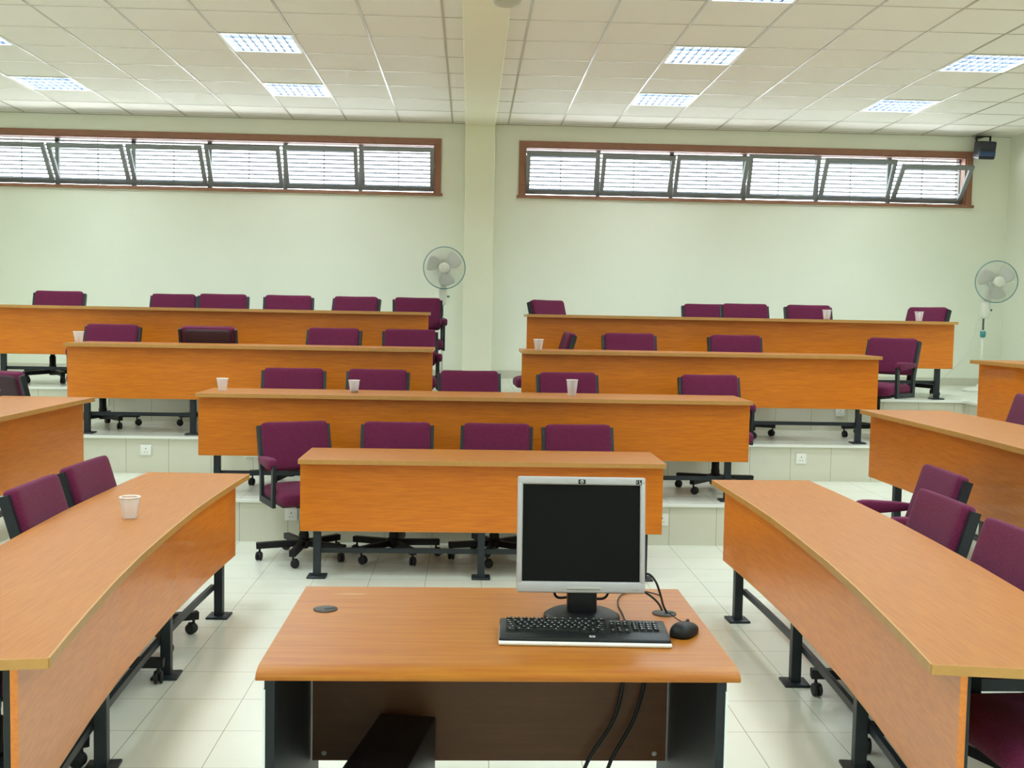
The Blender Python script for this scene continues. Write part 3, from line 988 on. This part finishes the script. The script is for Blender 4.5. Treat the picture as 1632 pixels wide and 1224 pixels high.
b = Mesh(); b.b2((-iw - 0.002, -0.010, ih0 - 0.002), (iw + 0.002, 0.01, ih1 + 0.002)); b.build('screen', M['screen'], pv)
b = Mesh(); b.rbox((0, 0.03, Hm / 2), (Wm - 0.02, 0.035, Hm - 0.02), 0.012, 2); b.build('rear_cover', M['black'], pv)
b = Mesh(); b.rbox((0.008, -0.0185, 0.014), (0.10, 0.004, 0.008), 0.0015, 1); b.build('button_strip', mat('grey_buttons', rgb(180, 178, 172), 0.4), pv)
def text_obj(name, body, size, loc, rot, m, parent, shear=0.0, depth=0.0004):
    cu = bpy.data.curves.new(name, 'FONT')
    cu.body = body; cu.size = size; cu.align_x = 'CENTER'; cu.align_y = 'CENTER'; cu.shear = shear; cu.extrude = depth
    t = bpy.data.objects.new(name, cu)
    COL.objects.link(t)
    dg = bpy.context.evaluated_depsgraph_get()
    me = bpy.data.meshes.new_from_object(t.evaluated_get(dg))
    bpy.data.objects.remove(t); bpy.data.curves.remove(cu)
    me.materials.append(m)
    o = bpy.data.objects.new(name, me)
    COL.objects.link(o)
    o.parent = parent; o.location = loc; o.rotation_euler = rot
    return o
def badge(parent, loc, w, h, rot, dark, light):
    b = Mesh(); b.rbox((0, 0, 0), (w, h, 0.0016), 0.0006, 1); bd = b.build('logo_badge', dark, parent, loc, rot)
    b = Mesh(); b.lathe([(h * 0.42, 0.0), (h * 0.42, 0.0006)], (0, 0, 0.0008), 24); b.build('logo_disc', light, bd)
    text_obj('logo_letters', 'hp', h * 0.62, (0, h * 0.03, 0.0016), (0, 0, 0), dark, bd, 0.25, 0.0002)
    return bd
badge(pv, (0.0, -0.0186, Hm - 0.014), 0.021, 0.013, (R(90), 0, 0), M['black'], M['silver'])
b = Mesh(); b.rbox((0, 0, 0), (0.017, 0.013, 0.0012), 0.0004, 1); cb = b.build('corner_sticker', M['black'], pv, (Wm / 2 - 0.02, -0.0186, Hm - 0.0135), (R(90), 0, 0))
b = Mesh(); b.b2((-0.0065, -0.004, 0.0006), (-0.0045, 0.005, 0.0009)); b.b2((0.0, 0.001, 0.0006), (0.003, 0.005, 0.0009)); b.b2((0.001, -0.005, 0.0006), (0.006, -0.001, 0.0009))
b.build('sticker_print', M['silver'], cb)
text_obj('model_print', 'L1710', 0.007, (Wm / 2 - 0.028, -0.0181, 0.011), (R(90), 0, 0), mat('grey_print', rgb(150, 150, 146), 0.5), pv)

def smooth(pts, n=6):
    P = [Vector(p) for p in pts]
    out = []
    for i in range(len(P) - 1):
        p0, p1, p2, p3 = P[max(i - 1, 0)], P[i], P[i + 1], P[min(i + 2, len(P) - 1)]
        for k in range(n):
            t = k / n
            out.append(0.5 * ((2 * p1) + (p2 - p0) * t + (2 * p0 - 5 * p1 + 4 * p2 - p3) * t * t + (3 * p1 - p0 - 3 * p2 + p3) * t ** 3))
    out.append(P[-1])
    return out
# cables (coordinates relative to the monitor base)
b = Mesh()
b.tube(smooth([(-0.075, 0.058, 0.13), (-0.078, 0.048, 0.07), (-0.070, 0.058, 0.045), (-0.045, 0.068, 0.04), (0.0, 0.088, 0.045), (0.045, 0.068, 0.038), (0.075, 0.053, 0.045), (0.088, 0.053, 0.075), (0.09, 0.058, 0.12)]), 0.004, 8)
b.build('signal_cable', M['rubber'], mo)
b = Mesh(); b.tube(smooth([(0.17, 0.058, 0.11), (0.20, 0.033, 0.122), (0.222, 0.028, 0.10), (0.238, 0.033, 0.06), (0.246, 0.026, 0.03), (0.257, 0.026, 0.0085)]), 0.0034, 8); b.build('power_cable', M['rubber'], mo)
b = Mesh(); b.tube(smooth([(0.12, 0.098, 0.10), (0.165, 0.078, 0.075), (0.21, 0.068, 0.05), (0.235, 0.053, 0.03), (0.247, 0.046, 0.0085)]), 0.0034, 8); b.build('video_cable', M['rubber'], mo)

# keyboard
kb = empty('computer_keyboard', (0.325, 2.862, TT + 0.0006), R(-2.4))
tag(kb, 'black computer keyboard with a pale front edge lying in front of the monitor', 'keyboard')
KW, KD = 0.466, 0.168
kt = Matrix.Rotation(R(4), 3, 'X')
b = Mesh(); b.rbox((0, -0.001, 0.005), (KW, KD, 0.010), 0.004, 2); b.build('pale_base', M['white_pl'], kb)
b = Mesh(); b.rbox((0, 0.004, 0.016), (KW - 0.002, KD - 0.012, 0.016), 0.006, 2, kt); case = b.build('keyboard_case', M['key'], kb)
def make_key(w):
    b = Mesh()
    v = []
    for z, s in ((0, 0), (0.006, 0.0018)):
        for i, j in ((-1, -1), (1, -1), (1, 1), (-1, 1)):
            v.append(Vector((i * (w / 2 - s), j * (0.0066 - s), z)))
    b._add(v, [(3, 2, 1, 0), (4, 5, 6, 7), (0, 1, 5, 4), (1, 2, 6, 5), (2, 3, 7, 6), (3, 0, 4, 7)])
    b._add([Vector((-0.004, 0.0, 0.0062)), Vector((-0.0005, 0.0, 0.0062)), Vector((-0.0005, 0.0045, 0.0062)), Vector((-0.004, 0.0045, 0.0062))], [(0, 1, 2, 3)], 1)
    me_o = b.build('key', [M['key'], M['legend']], kb)
    return me_o
u = 0.0188
rows = [(0.078, 0.0, [1] * 13), (0.052, 0.0, [1] * 13 + [2]), (0.033, 0.0, [1.5] + [1] * 12 + [1.5]), (0.014, 0.0, [1.8] + [1] * 11 + [2.2]), (-0.005, 0.0, [2.3] + [1] * 10 + [2.7]), (-0.024, 0.0, [1.5, 1.2, 1.5, 6.6, 1.5, 1.2, 1.5])]
keyp = {}
nk = 0
def put_key(x, y, w):
    global nk
    k = round(w, 2)
    if k not in keyp:
        keyp[k] = make_key(w * u - 0.003); o = keyp[k]
    else:
        o = keyp[k].copy(); COL.objects.link(o); o.parent = kb
    y = y * 0.82 + 0.002
    z = 0.0235 + y * math.tan(R(4))
    o.location = (x, y, z); o.rotation_euler = (R(4), 0, 0)
    nk += 1
for y, _, ws in rows:
    x = -KW / 2 + 0.018
    sp_ = 15.0 / sum(ws)
    for w in ws:
        put_key(x + w * sp_ * u / 2, y, w * sp_)
        x += w * sp_ * u
xc = -KW / 2 + 0.018 + 15.3 * u
for y, cnt in ((0.052, 3), (0.033, 3), (-0.024, 3)):
    for i in range(cnt):
        put_key(xc + (i + 0.5) * u, y, 1)
put_key(xc + 1.5 * u, -0.005, 1)
xn = xc + 3.3 * u
for y in (0.052, 0.033, 0.014, -0.005):
    for i in range(4):
        put_key(xn + (i + 0.5) * u, y, 1)
b = Mesh(); b.rbox((0.02, -0.056, 0.0203), (0.016, 0.012, 0.002), 0.0006, 1, kt); lb = b.build('logo_badge', M['silver'], kb)
text_obj('logo_letters', 'hp', 0.010, (0.02, -0.0565, 0.0216), (R(4), 0, 0), M['black'], lb, 0.25, 0.0001)
b = Mesh(); b.rbox((0.155, 0.075, 0.0265), (0.075, 0.008, 0.003), 0.001, 1, kt); b.build('status_strip', M['silver'], kb)
kr = Matrix.Rotation(R(2.4), 3, 'Z')
b = Mesh(); b.tube(smooth([kr @ (Vector(p) - Vector((0.325, 2.862, 0))) for p in ((0.456, 2.935, 0.018), (0.460, 2.965, 0.005), (0.464, 3.03, 0.003), (0.466, 3.10, 0.003), (0.466, 3.18, 0.003), (0.478, 3.26, 0.003), (0.505, 3.32, 0.003), (0.57, 3.35, 0.003), (0.62, 3.30, 0.003))]), 0.002, 6); b.build('keyboard_cord', M['rubber'], kb)

# mouse
ms = empty('computer_mouse', (0.612, 2.898, TT), R(-32))
tag(ms, 'black computer mouse beside the keyboard near the desk edge', 'mouse')
b = Mesh()
def mouse_fn(p):
    q = p.copy()
    k = (p.y + 0.055) / 0.11
    q.z = max(p.z, -0.004) * (1.25 - 0.45 * k) if p.z > 0 else max(p.z, -0.006)
    q.x = p.x * (1.02 - 0.10 * math.sin(math.pi * k))
    return q
b.superell((0, 0, 0.007), (0.036, 0.054, 0.028), 0.75, 0.8, 32, 14, mouse_fn)
b.build('mouse_body', M['black'], ms)
b = Mesh(); b.lathe([(0.009, -0.003), (0.010, 0), (0.009, 0.003)], (0, 0.024, 0.0285), 16, axis=(1, 0, 0)); b.build('scroll_wheel', M['rubber'], ms)
b = Mesh(); b.tube(smooth([(0.0, 0.054, 0.009), (-0.02, 0.08, 0.006), (-0.06, 0.11, 0.006), (-0.095, 0.135, 0.012), (-0.112, 0.148, 0.0085)]), 0.0018, 6); b.build('mouse_cord', M['rubber'], ms)

# tower under the desk and the loose leads behind it
pc = empty('computer_tower', (-0.205, 2.93, 0), R(-10))
tag(pc, 'black computer tower standing in the dark on the floor beneath the office desk', 'computer')
b = Mesh(); b.rbox((0, 0, 0.22), (0.172, 0.42, 0.40), 0.006, 2); b.build('case', M['black'], pc)
b = Mesh(); b.rbox((0, -0.213, 0.22), (0.165, 0.016, 0.39), 0.005, 2); b.build('front_bezel', mat('grey_bezel', rgb(60, 62, 66), 0.4), pc)
for sx in (-1, 1):
    for sy in (-1, 1):
        b = Mesh(); b.lathe([(0.014, 0), (0.016, 0.021)], (sx * 0.065, sy * 0.17, 0), 12); b.build('foot', M['rubber'], pc)
for pts, lab in (([(0.50, 3.18, 0.71), (0.49, 3.17, 0.55), (0.46, 3.165, 0.40), (0.38, 3.15, 0.27), (0.32, 3.12, 0.12), (0.28, 3.08, 0.014), (0.1, 3.05, 0.012)], 'thick black lead hanging down under the desk from the grommet'),
                 ([(0.56, 3.18, 0.71), (0.555, 3.165, 0.55), (0.52, 3.16, 0.40), (0.44, 3.14, 0.25), (0.42, 3.10, 0.10), (0.40, 3.05, 0.014), (0.25, 3.0, 0.012)], 'second black lead hanging under the desk nearer its side panel')):
    b = Mesh(); b.tube(smooth(pts), 0.006, 8)
    tag(b.build('power_cord', M['rubber']), lab, 'cable', 'black leads under the desk')

# -------------------------------------------------------------------- world
w = bpy.data.worlds.new('World'); scene.world = w
w.use_nodes = True
bg = w.node_tree.nodes['Background']
bg.inputs['Color'].default_value = (0.93, 0.97, 1.0, 1)
bg.inputs['Strength'].default_value = 13.0

scene.view_settings.view_transform = 'Standard'
scene.view_settings.look = 'None'
scene.view_settings.gamma = 1
scene.view_settings.exposure = 0.0
scene.view_settings.use_curve_mapping = False
try:
    scene.cycles.use_denoising = True
    scene.cycles.max_bounces = 10
    scene.cycles.diffuse_bounces = 6
    scene.cycles.sample_clamp_indirect = 8
    scene.cycles.caustics_reflective = False
    scene.cycles.caustics_refractive = False
except Exception:
    pass
